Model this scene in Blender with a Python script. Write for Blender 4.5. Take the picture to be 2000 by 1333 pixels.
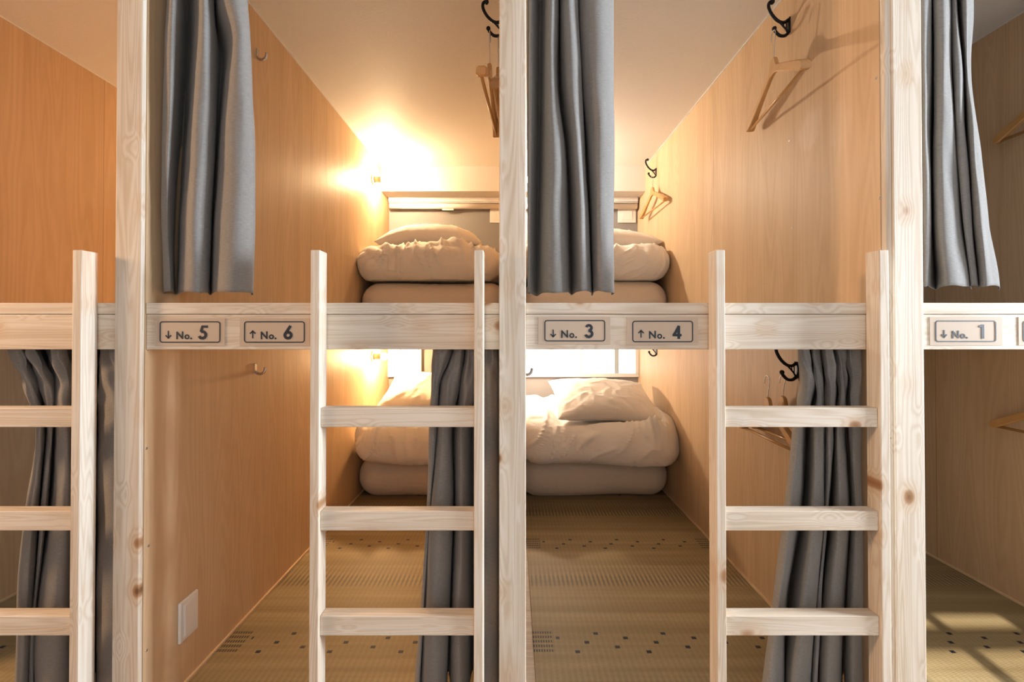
import bpy, bmesh, math, random
import numpy as np
from mathutils import Vector, Matrix, noise, Euler

for o in list(bpy.data.objects):
    bpy.data.objects.remove(o)
SC = bpy.context.scene
COL = SC.collection
EZ = 1.35            # eye height above the corridor floor
F = 825.0            # focal length in pixels of the 2000 px wide frame
CX, CY = 1001.3, 643.0

# ------------------------------------------------------------------ camera
cam_d = bpy.data.cameras.new('camera')
cam = bpy.data.objects.new('camera', cam_d); COL.objects.link(cam)
cam_d.sensor_width = 36.0
cam_d.lens = F/2000*36
cam.location = (0, 0, EZ)
TILT = math.radians(0.5)
cam.rotation_euler = (math.radians(90)+TILT, 0, 0)
cam_d.shift_x = -(CX-1000)/2000
cam_d.shift_y = -(666.5-CY)/2000 - math.tan(TILT)*F/2000
cam_d.clip_start = 0.02
SC.camera = cam

# ------------------------------------------------------------------ world, sun, large lights, exposure
world = bpy.data.worlds.new('world'); SC.world = world
world.use_nodes = True
world.node_tree.nodes['Background'].inputs[0].default_value = (0.75, 0.86, 1.0, 1)
world.node_tree.nodes['Background'].inputs[1].default_value = 0.6

def light(name, kind, loc, energy, color, rot=None, target=None, **kw):
    d = bpy.data.lights.new(name, kind); d.energy = energy; d.color = color
    for k, v in kw.items(): setattr(d, k, v)
    o = bpy.data.objects.new(name, d); COL.objects.link(o); o.location = loc
    if target is not None:
        v = Vector(target)-Vector(loc)
        o.rotation_euler = v.to_track_quat('-Z', 'Y').to_euler()
    return o

SUN_DIR = Vector((0.15, 1.0, -0.70))
sun = light('sun', 'SUN', (1, -4, 5), 5.0, (1.0, 0.88, 0.72), angle=math.radians(0.5))
sun.rotation_euler = SUN_DIR.to_track_quat('-Z', 'Y').to_euler()
# daylight from the window at the right end of the corridor
light('corridor_end_daylight', 'AREA', (3.2, 0.70, EZ+0.30), 150, (0.84, 0.92, 1.0), target=(0.0, 1.1, EZ-0.1),
      shape='RECTANGLE', size=0.5, size_y=1.0)
# soft daylight fill, added in front of the wall behind the camera
light('corridor_fill', 'AREA', (0.1, -1.0, EZ+0.35), 5, (0.86, 0.93, 1.0), target=(0.1, 1.1, EZ-0.1),
      shape='RECTANGLE', size=2.4, size_y=1.0)
# warm lamp glow from the left end of the corridor
light('corridor_lamp', 'AREA', (-2.9, 0.55, EZ+0.6), 40, (1.0, 0.60, 0.32), target=(-0.6, 1.1, EZ-0.2),
      shape='DISK', size=0.3)

SC.view_settings.view_transform = 'Standard'
SC.view_settings.look = 'None'
SC.view_settings.gamma = 1.0
SC.view_settings.use_curve_mapping = False
SC.view_settings.exposure = 0.30
SC.cycles.use_denoising = True
SC.cycles.max_bounces = 6
SC.cycles.diffuse_bounces = 4
SC.cycles.use_adaptive_sampling = True
SC.cycles.adaptive_threshold = 0.05
SC.cycles.sample_clamp_indirect = 6.0

# ------------------------------------------------------------------ bookkeeping helpers
def W(px, py, Y):
    return Vector(((px-CX)*Y/F, Y, EZ-(py-CY)*Y/F))

def tag(o, label=None, cat=None, group=None, kind=None):
    if label: o['label'] = label
    if cat: o['category'] = cat
    if group: o['group'] = group
    if kind: o['kind'] = kind
    return o

def empty(name, loc, label, cat, group=None, rot=(0, 0, 0)):
    o = bpy.data.objects.new(name, None); COL.objects.link(o)
    o.location = loc; o.rotation_euler = rot; o.empty_display_size = 0.05
    return tag(o, label, cat, group)

def mesh_obj(name, bm, mat, parent=None, smooth=False, loc=None):
    me = bpy.data.meshes.new(name); bm.to_mesh(me); bm.free()
    if mat: me.materials.append(mat)
    if smooth:
        for p in me.polygons: p.use_smooth = True
    o = bpy.data.objects.new(name, me); COL.objects.link(o)
    if parent: o.parent = parent
    if loc is not None: o.location = loc
    return o

def pydata_obj(name, vs, fs, mat, parent=None, smooth=True, loc=None):
    me = bpy.data.meshes.new(name); me.from_pydata([tuple(v) for v in vs], [], fs); me.update()
    if mat: me.materials.append(mat)
    if smooth:
        for p in me.polygons: p.use_smooth = True
    o = bpy.data.objects.new(name, me); COL.objects.link(o)
    if parent: o.parent = parent
    if loc is not None: o.location = loc
    return o

def add_box(bm, x0, x1, y0, y1, z0, z1, bevel=0.0, seg=2):
    r = bmesh.ops.create_cube(bm, size=1.0)
    vs = r['verts']
    for v in vs:
        v.co = Vector(((x0+x1)/2+v.co.x*(x1-x0), (y0+y1)/2+v.co.y*(y1-y0), (z0+z1)/2+v.co.z*(z1-z0)))
    if bevel > 0:
        es = set()
        for v in vs: es.update(v.link_edges)
        bmesh.ops.bevel(bm, geom=list(es), offset=bevel, segments=seg, affect='EDGES', profile=0.5)

def box(name, x0, x1, y0, y1, z0, z1, mat, parent=None, bevel=0.0, off=(0, 0, 0)):
    bm = bmesh.new()
    add_box(bm, x0-off[0], x1-off[0], y0-off[1], y1-off[1], z0-off[2], z1-off[2], bevel)
    return mesh_obj(name, bm, mat, parent)

def struct(name, x0, x1, y0, y1, z0, z1, mat, bevel=0.0, parent=None):
    o = box(name, x0, x1, y0, y1, z0, z1, mat, parent, bevel)
    if parent is None: o['kind'] = 'structure'
    return o

def catmull(P, n):
    P = [np.array(p, float) for p in P]
    out = []
    for i in range(len(P)-1):
        p0 = P[max(i-1, 0)]; p1 = P[i]; p2 = P[i+1]; p3 = P[min(i+2, len(P)-1)]
        for k in range(n):
            t = k/n
            out.append(0.5*((2*p1)+(-p0+p2)*t+(2*p0-5*p1+4*p2-p3)*t*t+(-p0+3*p1-3*p2+p3)*t**3))
    out.append(P[-1])
    return out

def sweep(bm, path, radii, seg=10, flat=1.0, side=None, cap=True):
    """tube along path; flat squashes the section along the normal"""
    path = [Vector(p) for p in path]
    n = len(path)
    if not hasattr(radii, '__len__'): radii = [radii]*n
    rings = []
    up = Vector(side) if side is not None else Vector((0, 0, 1))
    for i, p in enumerate(path):
        t = (path[min(i+1, n-1)]-path[max(i-1, 0)]).normalized()
        a = up-t*up.dot(t)
        if a.length < 1e-4:
            a = Vector((0, 1, 0))-t*t.y
            if a.length < 1e-4: a = Vector((1, 0, 0))-t*t.x
        a.normalize(); b = t.cross(a).normalized()
        if side is None: up = a
        r = radii[i]
        rings.append([bm.verts.new(p+a*math.cos(2*math.pi*k/seg)*r+b*math.sin(2*math.pi*k/seg)*r*flat) for k in range(seg)])
    for i in range(n-1):
        for k in range(seg):
            bm.faces.new((rings[i][k], rings[i][(k+1) % seg], rings[i+1][(k+1) % seg], rings[i+1][k]))
    if cap:
        bm.faces.new(list(reversed(rings[0]))); bm.faces.new(rings[-1])

# ------------------------------------------------------------------ node helpers
class NG:
    def __init__(self, name):
        self.m = bpy.data.materials.new(name); self.m.use_nodes = True
        self.t = self.m.node_tree
        self.b = self.t.nodes['Principled BSDF']
        self.out = self.t.nodes['Material Output']
    def n(self, typ, **kw):
        nd = self.t.nodes.new(typ)
        for k, v in kw.items(): setattr(nd, k, v)
        return nd
    def l(self, a, b): self.t.links.new(a, b)
    def put(self, sock, v):
        if hasattr(v, 'is_output') or isinstance(v, bpy.types.NodeSocket): self.l(v, sock)
        else: sock.default_value = v
    def m_(self, op, a, b=None, c=None, clamp=False):
        nd = self.n('ShaderNodeMath', operation=op, use_clamp=clamp)
        self.put(nd.inputs[0], a)
        if b is not None: self.put(nd.inputs[1], b)
        if c is not None: self.put(nd.inputs[2], c)
        return nd.outputs[0]
    def coords(self, rand=0.0):
        tc = self.n('ShaderNodeTexCoord').outputs['Object']
        if rand:
            oi = self.n('ShaderNodeObjectInfo').outputs['Random']
            s = self.m_('MULTIPLY', oi, rand)
            ad = self.n('ShaderNodeVectorMath', operation='ADD')
            self.l(tc, ad.inputs[0]); self.l(s, ad.inputs[1])
            tc = ad.outputs[0]
        return tc
    def scale(self, v, s):
        nd = self.n('ShaderNodeVectorMath', operation='MULTIPLY'); self.put(nd.inputs[0], v); nd.inputs[1].default_value = s
        return nd.outputs[0]
    def noise(self, v, scale=1.0, detail=2.0, rough=0.5, dist=0.0):
        nd = self.n('ShaderNodeTexNoise'); self.put(nd.inputs['Vector'], v)
        nd.inputs['Scale'].default_value = scale; nd.inputs['Detail'].default_value = detail
        nd.inputs['Roughness'].default_value = rough; nd.inputs['Distortion'].default_value = dist
        return nd.outputs[0]
    def mr(self, v, a, b, c=0.0, d=1.0, smooth=True):
        nd = self.n('ShaderNodeMapRange'); nd.interpolation_type = 'SMOOTHSTEP' if smooth else 'LINEAR'
        self.put(nd.inputs[0], v)
        for i, x in enumerate((a, b, c, d)): nd.inputs[1+i].default_value = x
        return nd.outputs[0]
    def mix(self, f, a, b, mode='MIX'):
        nd = self.n('ShaderNodeMix', data_type='RGBA', blend_type=mode)
        self.put(nd.inputs[0], f)
        for s, v in ((nd.inputs[6], a), (nd.inputs[7], b)):
            if isinstance(v, tuple): s.default_value = (*v[:3], 1)
            else: self.l(v, s)
        return nd.outputs[2]
    def sep(self, v):
        nd = self.n('ShaderNodeSeparateXYZ'); self.l(v, nd.inputs[0]); return nd.outputs
    def comb(self, x, y, z):
        nd = self.n('ShaderNodeCombineXYZ')
        for i, v in enumerate((x, y, z)): self.put(nd.inputs[i], v)
        return nd.outputs[0]
    def bump(self, h, strength, dist):
        nd = self.n('ShaderNodeBump'); nd.inputs['Strength'].default_value = strength
        nd.inputs['Distance'].default_value = dist; self.l(h, nd.inputs['Height'])
        self.l(nd.outputs[0], self.b.inputs['Normal'])
    def set(self, **kw):
        for k, v in kw.items():
            s = self.b.inputs[k]
            if isinstance(v, tuple) and len(v) == 3: v = (*v, 1)
            self.put(s, v)
        return self.m

def plain(name, col, rough=0.6, metal=0.0, **kw):
    g = NG(name); return g.set(**{'Base Color': col, 'Roughness': rough, 'Metallic': metal}, **kw)

def pine(name, along='z', light_c=(0.80, 0.73, 0.635), dark_c=(0.53, 0.40, 0.27), knots=1.0, rand=13.0):
    """sawn spruce: grain runs along the given axis, knots go through the depth"""
    g = NG(name)
    v = g.coords(rand)
    x, y, z = g.sep(v)
    if along == 'z': a, c = z, x
    else: a, c = x, z
    # knots
    kv = g.comb(g.m_('MULTIPLY', c, 12.0), g.m_('MULTIPLY', y, 0.8), g.m_('MULTIPLY', a, 8.5))
    vo = g.n('ShaderNodeTexVoronoi'); g.l(kv, vo.inputs['Vector']); vo.inputs['Scale'].default_value = 1.0
    d = vo.outputs['Distance']
    cr = g.sep(vo.outputs['Color'])[0]
    rad = g.mr(cr, 0.30, 1.0, 0.0, 0.25, smooth=False)
    kd = g.m_('DIVIDE', d, g.m_('ADD', rad, 0.0001))
    knot = g.m_('MULTIPLY', g.mr(kd, 0.65, 1.15, 1.0, 0.0), knots)
    ring = g.mr(kd, 1.0, 2.6, 1.0, 0.0)
    core = g.mr(kd, 0.25, 0.7, 1.0, 0.0)
    # growth rings
    gv = g.comb(g.m_('MULTIPLY', c, 22.0), g.m_('MULTIPLY', y, 22.0), g.m_('MULTIPLY', a, 0.9))
    n1 = g.noise(gv, 1.0, 2.0, 0.45, 0.3)
    ph = g.m_('ADD', g.m_('MULTIPLY', n1, 46.0), g.m_('MULTIPLY', g.mr(d, 0.0, 0.42, 1.0, 0.0), 7.0))
    lines = g.m_('POWER', g.m_('ABSOLUTE', g.m_('SINE', ph)), 3.0)
    fv = g.comb(g.m_('MULTIPLY', c, 420.0), g.m_('MULTIPLY', y, 420.0), g.m_('MULTIPLY', a, 9.0))
    fib = g.noise(fv, 1.0, 3.0, 0.6)
    big = g.noise(g.comb(g.m_('MULTIPLY', c, 26.0), g.m_('MULTIPLY', y, 26.0), g.m_('MULTIPLY', a, 1.3)), 1.0, 1.0)
    f = g.m_('ADD', g.m_('MULTIPLY', lines, 0.34), g.m_('ADD', g.m_('MULTIPLY', fib, 0.35), g.mr(big, 0.35, 0.7, 0.0, 0.35)))
    f = g.m_('SUBTRACT', f, 0.12, clamp=True)
    col = g.mix(f, light_c, dark_c)
    col = g.mix(g.m_('MULTIPLY', ring, 0.35*knots), col, (0.58, 0.36, 0.19))
    col = g.mix(knot, col, (0.40, 0.22, 0.11))
    col = g.mix(g.m_('MULTIPLY', core, knot), col, (0.20, 0.10, 0.05))
    g.bump(g.m_('ADD', g.m_('MULTIPLY', fib, 0.5), g.m_('MULTIPLY', lines, -0.3)), 0.25, 0.0008)
    return g.set(**{'Base Color': col, 'Roughness': 0.55, 'Specular IOR Level': 0.3})

def plywood(name, seam=2.02, base=(0.70, 0.51, 0.325), dark=(0.55, 0.365, 0.205), smears=False):
    g = NG(name)
    v = g.coords()
    x, y, z = g.sep(v)
    warp = g.noise(g.comb(0.0, g.m_('MULTIPLY', y, 5.0), g.m_('MULTIPLY', z, 1.6)), 1.0, 2.0)
    n1 = g.noise(g.comb(x, g.m_('MULTIPLY', y, 9.0), g.m_('MULTIPLY', z, 0.55)), 1.0, 1.5, 0.5, 0.25)
    ph = g.m_('ADD', g.m_('MULTIPLY', n1, 60.0), g.m_('MULTIPLY', warp, 8.0))
    lines = g.m_('POWER', g.m_('ABSOLUTE', g.m_('SINE', ph)), 2.0)
    fib = g.noise(g.comb(x, g.m_('MULTIPLY', y, 260.0), g.m_('MULTIPLY', z, 4.0)), 1.0, 3.0, 0.65)
    big = g.noise(g.comb(x, g.m_('MULTIPLY', y, 14.0), g.m_('MULTIPLY', z, 0.5)), 1.0, 2.0)
    f = g.m_('ADD', g.m_('MULTIPLY', lines, 0.30), g.m_('ADD', g.m_('MULTIPLY', fib, 0.45), g.mr(big, 0.3, 0.7, 0.0, 0.35)))
    f = g.m_('SUBTRACT', f, 0.15, clamp=True)
    col = g.mix(f, base, dark)
    sd = g.m_('ABSOLUTE', g.m_('SUBTRACT', y, seam))
    col = g.mix(g.m_('MULTIPLY', g.m_('LESS_THAN', sd, 0.0012), 0.55), col, (0.16, 0.09, 0.05))
    rough = 0.5
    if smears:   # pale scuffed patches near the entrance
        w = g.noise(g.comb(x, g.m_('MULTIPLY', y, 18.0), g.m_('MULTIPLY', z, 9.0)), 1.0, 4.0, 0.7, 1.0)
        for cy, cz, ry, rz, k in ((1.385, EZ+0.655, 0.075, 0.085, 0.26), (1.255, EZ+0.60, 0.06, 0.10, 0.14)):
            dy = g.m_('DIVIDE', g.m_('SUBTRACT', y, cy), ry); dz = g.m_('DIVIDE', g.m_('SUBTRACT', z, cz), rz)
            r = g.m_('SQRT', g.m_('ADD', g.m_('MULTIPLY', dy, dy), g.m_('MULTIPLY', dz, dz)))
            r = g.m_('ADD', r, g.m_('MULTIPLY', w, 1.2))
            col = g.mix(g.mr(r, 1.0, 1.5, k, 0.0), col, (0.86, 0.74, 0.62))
    g.bump(fib, 0.15, 0.0005)
    return g.set(**{'Base Color': col, 'Roughness': rough, 'Specular IOR Level': 0.25})

def linen(name, base=(0.29, 0.28, 0.27)):
    g = NG(name)
    uv = g.n('ShaderNodeUVMap').outputs[0]
    u, v, _ = g.sep(uv)
    thr = g.noise(g.comb(g.m_('MULTIPLY', u, 60.0), g.m_('MULTIPLY', v, 1400.0), 0.0), 1.0, 2.0, 0.6)
    thr2 = g.noise(g.comb(g.m_('MULTIPLY', u, 1400.0), g.m_('MULTIPLY', v, 60.0), 3.0), 1.0, 2.0, 0.6)
    wu = g.m_('SINE', g.m_('MULTIPLY', u, 2*math.pi/0.0022)); wv = g.m_('SINE', g.m_('MULTIPLY', v, 2*math.pi/0.0022))
    wv2 = g.m_('MULTIPLY', wu, wv)
    f = g.m_('ADD', g.m_('MULTIPLY', thr, 0.6), g.m_('ADD', g.m_('MULTIPLY', thr2, 0.3), g.m_('MULTIPLY', wv2, 0.10)))
    col = g.mix(g.mr(f, 0.25, 0.7), tuple(c*0.72 for c in base), tuple(min(1, c*1.3) for c in base))
    g.bump(f, 0.5, 0.0008)
    g.set(**{'Base Color': col, 'Roughness': 0.9, 'Specular IOR Level': 0.15, 'Sheen Weight': 0.12})
    tr = g.n('ShaderNodeBsdfTranslucent'); g.l(col, tr.inputs[0])
    ms = g.n('ShaderNodeMixShader'); ms.inputs[0].default_value = 0.10
    g.l(g.b.outputs[0], ms.inputs[1]); g.l(tr.outputs[0], ms.inputs[2]); g.l(ms.outputs[0], g.out.inputs[0])
    return g.m

def cotton(name, base=(0.82, 0.77, 0.71)):
    g = NG(name)
    v = g.coords()
    n = g.noise(g.scale(v, (900, 900, 900)), 1.0, 2.0)
    w = g.noise(g.scale(v, (9, 14, 14)), 1.0, 4.0, 0.55, 1.2)
    h = g.m_('ADD', g.m_('MULTIPLY', n, 0.02), w)
    g.bump(h, 0.35, 0.012)
    return g.set(**{'Base Color': base, 'Roughness': 0.75, 'Specular IOR Level': 0.2, 'Sheen Weight': 0.1})

def tatami(name, x0, x1):
    g = NG(name)
    x, y, z = g.sep(g.coords())
    P = 0.645
    fr = lambda s: g.m_('FRACT', s)
    band = lambda y0: g.m_('MULTIPLY', fr(g.m_('DIVIDE', g.m_('SUBTRACT', y, y0-10*P), P)), P)   # metres from band start
    # fine weave
    cols = g.m_('SINE', g.m_('MULTIPLY', x, 2*math.pi/0.0185))
    rows = g.m_('SINE', g.m_('MULTIPLY', y, 2*math.pi/0.0060))
    chk = g.m_('MULTIPLY', cols, rows)
    fine = g.noise(g.comb(g.m_('MULTIPLY', x, 40.0), g.m_('MULTIPLY', y, 900.0), 0.0), 1.0, 2.0, 0.7)
    tone = g.noise(g.comb(g.m_('MULTIPLY', x, 0.4), g.m_('MULTIPLY', y, 16.0), 0.0), 1.0, 3.0, 0.6)
    base = g.mix(g.mr(tone, 0.35, 0.68), (0.31, 0.235, 0.115), (0.44, 0.345, 0.19))
    base = g.mix(g.mr(fine, 0.3, 0.75, 0.0, 0.4), base, (0.22, 0.17, 0.095))
    # weave columns, stronger in the dark bands
    t2 = band(1.715)
    dark = g.m_('MULTIPLY', g.mr(t2, 0.0, 0.02), g.mr(t2, 0.075, 0.10, 1.0, 0.0))
    wide = g.m_('MULTIPLY', g.mr(t2, -0.001, 0.05), g.mr(t2, 0.11, 0.24, 1.0, 0.0))
    amp = g.m_('ADD', g.m_('MULTIPLY', wide, 0.30), 0.13)
    cpos = g.mr(cols, -0.3, 0.5)
    base = g.mix(g.m_('MULTIPLY', cpos, amp), base, (0.12, 0.088, 0.05))
    dash = g.m_('MULTIPLY', g.mr(cols, 0.1, 0.3), g.mr(rows, -0.4, 0.0))
    base = g.mix(g.m_('MULTIPLY', g.m_('MULTIPLY', dash, dark), 0.75), base, (0.035, 0.03, 0.03))
    base = g.mix(g.m_('MULTIPLY', g.m_('ABSOLUTE', chk), 0.10), base, (0.5, 0.42, 0.28))
    # bands of small indigo squares
    t = band(1.366)
    inb = g.m_('LESS_THAN', t, 0.102)
    rr = g.m_('DIVIDE', t, 0.0204)
    ri = g.m_('FLOOR', rr); rf = fr(rr)
    xs = fr(g.m_('ADD', g.m_('DIVIDE', x, 0.231), g.m_('ADD', g.m_('MULTIPLY', ri, 0.42), 5.37)))
    sq = g.m_('MULTIPLY', g.m_('LESS_THAN', xs, 0.068), g.m_('MULTIPLY', g.m_('GREATER_THAN', rf, 0.2), g.m_('LESS_THAN', rf, 0.78)))
    e0 = g.m_('SUBTRACT', x, x0); e1 = g.m_('SUBTRACT', x1, x)
    e = g.m_('MINIMUM', e0, e1)
    inner = g.m_('GREATER_THAN', e, 0.078)
    sq = g.m_('MULTIPLY', g.m_('MULTIPLY', sq, inb), inner)
    tick = g.m_('LESS_THAN', fr(g.m_('DIVIDE', e, 0.0084)), 0.6)
    blk = g.m_('MULTIPLY', g.m_('MULTIPLY', tick, g.m_('LESS_THAN', e, 0.068)), g.m_('MULTIPLY', inb, g.m_('GREATER_THAN', rf, 0.45)))
    base = g.mix(g.m_('MAXIMUM', sq, g.m_('MULTIPLY', blk, 0.85)), base, (0.018, 0.022, 0.035))
    g.bump(g.m_('ADD', g.m_('MULTIPLY', chk, 0.25), fine), 0.4, 0.001)
    return g.set(**{'Base Color': base, 'Roughness': 0.5, 'Specular IOR Level': 0.35})

def wallpaper(name, col, sx=60, rough=0.6, bump=0.3):
    g = NG(name)
    v = g.coords()
    n = g.noise(g.scale(v, (sx, sx*2.2, sx)), 1.0, 4.0, 0.6, 0.8)
    fine = g.noise(g.scale(v, (500, 500, 500)), 1.0, 2.0)
    c = g.mix(g.mr(n, 0.3, 0.7, 0.0, 0.35), col, tuple(k*0.90 for k in col))
    g.bump(g.m_('ADD', n, g.m_('MULTIPLY', fine, 0.3)), bump, 0.002)
    return g.set(**{'Base Color': c, 'Roughness': rough, 'Specular IOR Level': 0.35})

def emit(name, col, s):
    g = NG(name); g.t.nodes.remove(g.b)
    e = g.n('ShaderNodeEmission'); e.inputs[0].default_value = (*col, 1); e.inputs[1].default_value = s
    g.l(e.outputs[0], g.out.inputs[0]); return g.m

M = dict(
    pine_v=pine('spruce_upright', 'z'), pine_h=pine('spruce_level', 'x'),
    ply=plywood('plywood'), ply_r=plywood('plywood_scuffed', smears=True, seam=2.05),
    ceil=wallpaper('ceiling_paper', (0.80, 0.77, 0.73)), white=plain('white_paint', (0.80, 0.78, 0.76), 0.5),
    grey=wallpaper('grey_wallpaper', (0.25, 0.24, 0.245), 300, 0.7, 0.15),
    plaster=plain('plaster', (0.42, 0.41, 0.40), 0.85), darkfloor=plain('corridor_boards', (0.38, 0.29, 0.21), 0.5),
    linen=linen('linen_curtain'), cotton=cotton('white_cotton'), futon=cotton('futon_cover', (0.80, 0.68, 0.55)),
    iron=plain('black_iron', (0.012, 0.012, 0.013), 0.4, 0.6), steel=plain('steel_wire', (0.6, 0.6, 0.62), 0.25, 1.0),
    plastic=plain('white_plastic', (0.82, 0.80, 0.78), 0.3), hanger=None, ink=plain('sign_ink', (0.012, 0.022, 0.035), 0.5),
    film=plain('sign_film', (0.60, 0.48, 0.37), 0.35), trimwood=plain('pale_edge_strip', (0.80, 0.60, 0.38), 0.5),
    lampwood=plain('turned_wood', (0.72, 0.50, 0.28), 0.45),
    pane_bright=emit('frosted_daylight_bright', (0.78, 0.90, 1.0), 9.0),
    pane=emit('frosted_daylight', (0.86, 0.95, 1.0), 2.6), bar=plain('outside_bar', (0.45, 0.52, 0.55), 0.6),
    dark=plain('dark_gap', (0.02, 0.02, 0.02), 0.8),
)
g = NG('varnished_beech')
v = g.coords(); x, y, z = g.sep(v)
n = g.noise(g.comb(g.m_('MULTIPLY', x, 6.0), g.m_('MULTIPLY', y, 120.0), g.m_('MULTIPLY', z, 120.0)), 1.0, 3.0)
M['hanger'] = g.set(**{'Base Color': g.mix(n, (0.62, 0.36, 0.14), (0.50, 0.26, 0.09)), 'Roughness': 0.25, 'Coat Weight': 0.3})

# ------------------------------------------------------------------ the setting
HC = 1.200        # bunk ceiling above eye
HF = -1.045       # lower bunk floor below eye
YB = 3.30         # back wall
SOF = 1.015
BAY = dict(A=(-1.962, -1.040), B=(-0.968, -0.034), C=(0.034, 0.978), D=(1.070, 1.930))

struct('floor', -3.4, 3.4, -1.25, 1.12, -0.05, 0.0, M['darkfloor'])
struct('ceiling', -3.4, 3.4, -1.25, 1.10, EZ+1.5, EZ+1.55, M['plaster'])
# the wall behind the camera has a tall narrow window that lets the sun in
wx0, wx1, wz0, wz1 = 0.86, 1.375, EZ-0.25, EZ+0.915
bm = bmesh.new()
add_box(bm, -3.4, wx0, -1.25, -1.10, 0, EZ+1.5); add_box(bm, wx1, 3.4, -1.25, -1.10, 0, EZ+1.5)
add_box(bm, wx0, wx1, -1.25, -1.10, 0, wz0); add_box(bm, wx0, wx1, -1.25, -1.10, wz1, EZ+1.5)
tag(mesh_obj('wall_front', bm, M['plaster']), kind='structure')
bm = bmesh.new()
add_box(bm, 1.085, 1.125, -1.20, -1.15, wz0, wz1)
for k in range(1, 4):
    zz = wz1-0.135*k if k < 2 else wz1-0.135-0.30*(k-1)
    add_box(bm, wx0, wx1, -1.20, -1.15, zz-0.02, zz+0.02)
tag(mesh_obj('window_1', bm, M['white']), kind='structure')
struct('wall_corridor_left', -3.45, -3.35, -1.25, 1.10, 0, EZ+1.5, M['plaster'])
struct('wall_corridor_right', 3.35, 3.45, -1.25, 1.10, 0, EZ+1.5, M['plaster'])
struct('wall_fascia', -3.4, 3.4, 1.10, 1.14, EZ+HC, EZ+1.55, M['plaster'])
struct('wall_far_left', -3.4, -2.04, 1.10, 1.14, 0, EZ+HC, M['plaster'])
struct('wall_far_right', 2.01, 3.4, 1.10, 1.14, 0, EZ+HC, M['plaster'])
struct('light_blocker', 2.02, 2.10, 1.02, 1.10, 0, EZ+1.5, M['plaster'])  # unseen block added to keep the corridor end light out of bay D
struct('wall_plinth', -2.04, 2.01, 1.16, 1.20, 0, EZ+HF-0.02, M['pine_h'])

# partitions between the bunks
YW = 1.1135
walls = {}
walls['outer_left'] = struct('wall_outer_left', -2.04, BAY['A'][0], YW, YB, 0, EZ+HC, M['ply'])
walls['left'] = struct('wall_left', BAY['A'][1], BAY['B'][0], YW, YB, 0, EZ+HC, M['ply'])
walls['middle'] = struct('wall_middle', BAY['B'][1], BAY['C'][0], YW, YB, 0, EZ+HC, M['ply'])
walls['right'] = struct('wall_right', BAY['C'][1], BAY['D'][0], YW+0.007, YB, 0, EZ+HC, M['ply_r'])
walls['outer_right'] = struct('wall_outer_right', BAY['D'][1], 2.01, YW, YB, 0, EZ+HC, plywood('plywood_dim', seam=1.93))
back = struct('wall_back', -2.04, 2.01, YB, YB+0.1, 0, EZ+HC, M['grey'])
struct('ceiling_bunks', -2.04, 2.01, 1.14, YB+0.1, EZ+HC, EZ+HC+0.06, M['ceil'])
n = 0
for k, (a, b) in BAY.items():
    n += 1
    struct('wall_soffit', a, b, YB-0.20, YB, EZ+SOF, EZ+HC, M['white'])
    struct('floor_upper_bunk', a, b, 1.155, YB, EZ-0.015, EZ+0.050, M['ceil'])
    struct('floor_lower_bunk', a, b, 1.16, YB, EZ+HF-0.05, EZ+HF-0.006, M['pine_h'])
# pale strips where walls meet ceiling and floor
tn = 0
for k, (a, b) in BAY.items():
    for xs in ((a, a+0.004), (b-0.004, b)):
        tn += 1
        struct('trim_%d' % tn, xs[0], xs[1], YW+0.03, YB-0.2, EZ+HC-0.004, EZ+HC, M['white'])
        tn += 1
        struct('trim_%d' % tn, xs[0] if xs[0] == a else xs[1]-0.007, xs[0]+0.007 if xs[0] == a else xs[1], 1.165, YB, EZ+HF-0.006, EZ+HF+0.006, M['trimwood'])
# screw heads in the partition walls (parts of the walls)
def screw(parent, X, sgn, px, py):
    Y = F*abs(X)/abs(px-CX)
    c = W(px, py, Y); c.x = X
    bm = bmesh.new()
    bmesh.ops.create_cone(bm, segments=14, radius1=0.0038, radius2=0.0026, depth=0.0016, cap_ends=True)
    add_box(bm, -0.002, 0.002, -0.0004, 0.0004, 0.0006, 0.0012); add_box(bm, -0.0004, 0.0004, -0.002, 0.002, 0.0006, 0.0012)
    bmesh.ops.rotate(bm, verts=bm.verts, cent=(0, 0, 0), matrix=Matrix.Rotation(sgn*math.pi/2, 3, 'Y'))
    bmesh.ops.translate(bm, verts=bm.verts, vec=(c.x+sgn*0.0006, c.y, c.z))
    mesh_obj('screw', bm, M['steel'], parent, smooth=False)
for px, py in ((289, 683), (288, 876), (293, 1065), (291, 1267)):
    screw(walls['left'], BAY['B'][0], 1, px, py)
for px, py in ((1715, 150), (1720, 387), (1544, 274), (1548, 445)):
    screw(walls['right'], BAY['C'][1], -1, px, py)

# windows at the back of the lower bunks
def back_window(name, x0, x1, mull, bars, pane='pane'):
    y0, y1 = YB-0.035, YB-0.001
    z0, z1 = EZ-0.372, EZ-0.075
    fw = 0.028
    bm = bmesh.new()
    add_box(bm, x0, x1, y0, y1, z0, z0+fw, 0.003); add_box(bm, x0, x1, y0, y1, z1-fw, z1, 0.003)
    add_box(bm, x0, x0+fw, y0, y1, z0+fw, z1-fw, 0.003); add_box(bm, x1-fw, x1, y0, y1, z0+fw, z1-fw, 0.003)
    for m in mull: add_box(bm, m-0.010, m+0.010, y0+0.004, y1, z0+fw, z1-fw, 0.002)
    w = mesh_obj(name, bm, M['white']); w['kind'] = 'structure'
    mesh_obj('pane', (lambda b: (add_box(b, x0+fw, x1-fw, YB-0.012, YB-0.008, z0+fw, z1-fw), b)[1])(bmesh.new()), M[pane], w)
    for m in bars:  # posts outside the glass, laid as strips over the pane
        mesh_obj('outside_post', (lambda b: (add_box(b, m-0.017, m+0.017, YB-0.0165, YB-0.0125, z0+fw, z1-fw), b)[1])(bmesh.new()), M['bar'], w)
back_window('window_2', -0.967, -0.706, [], [-0.885])
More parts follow.
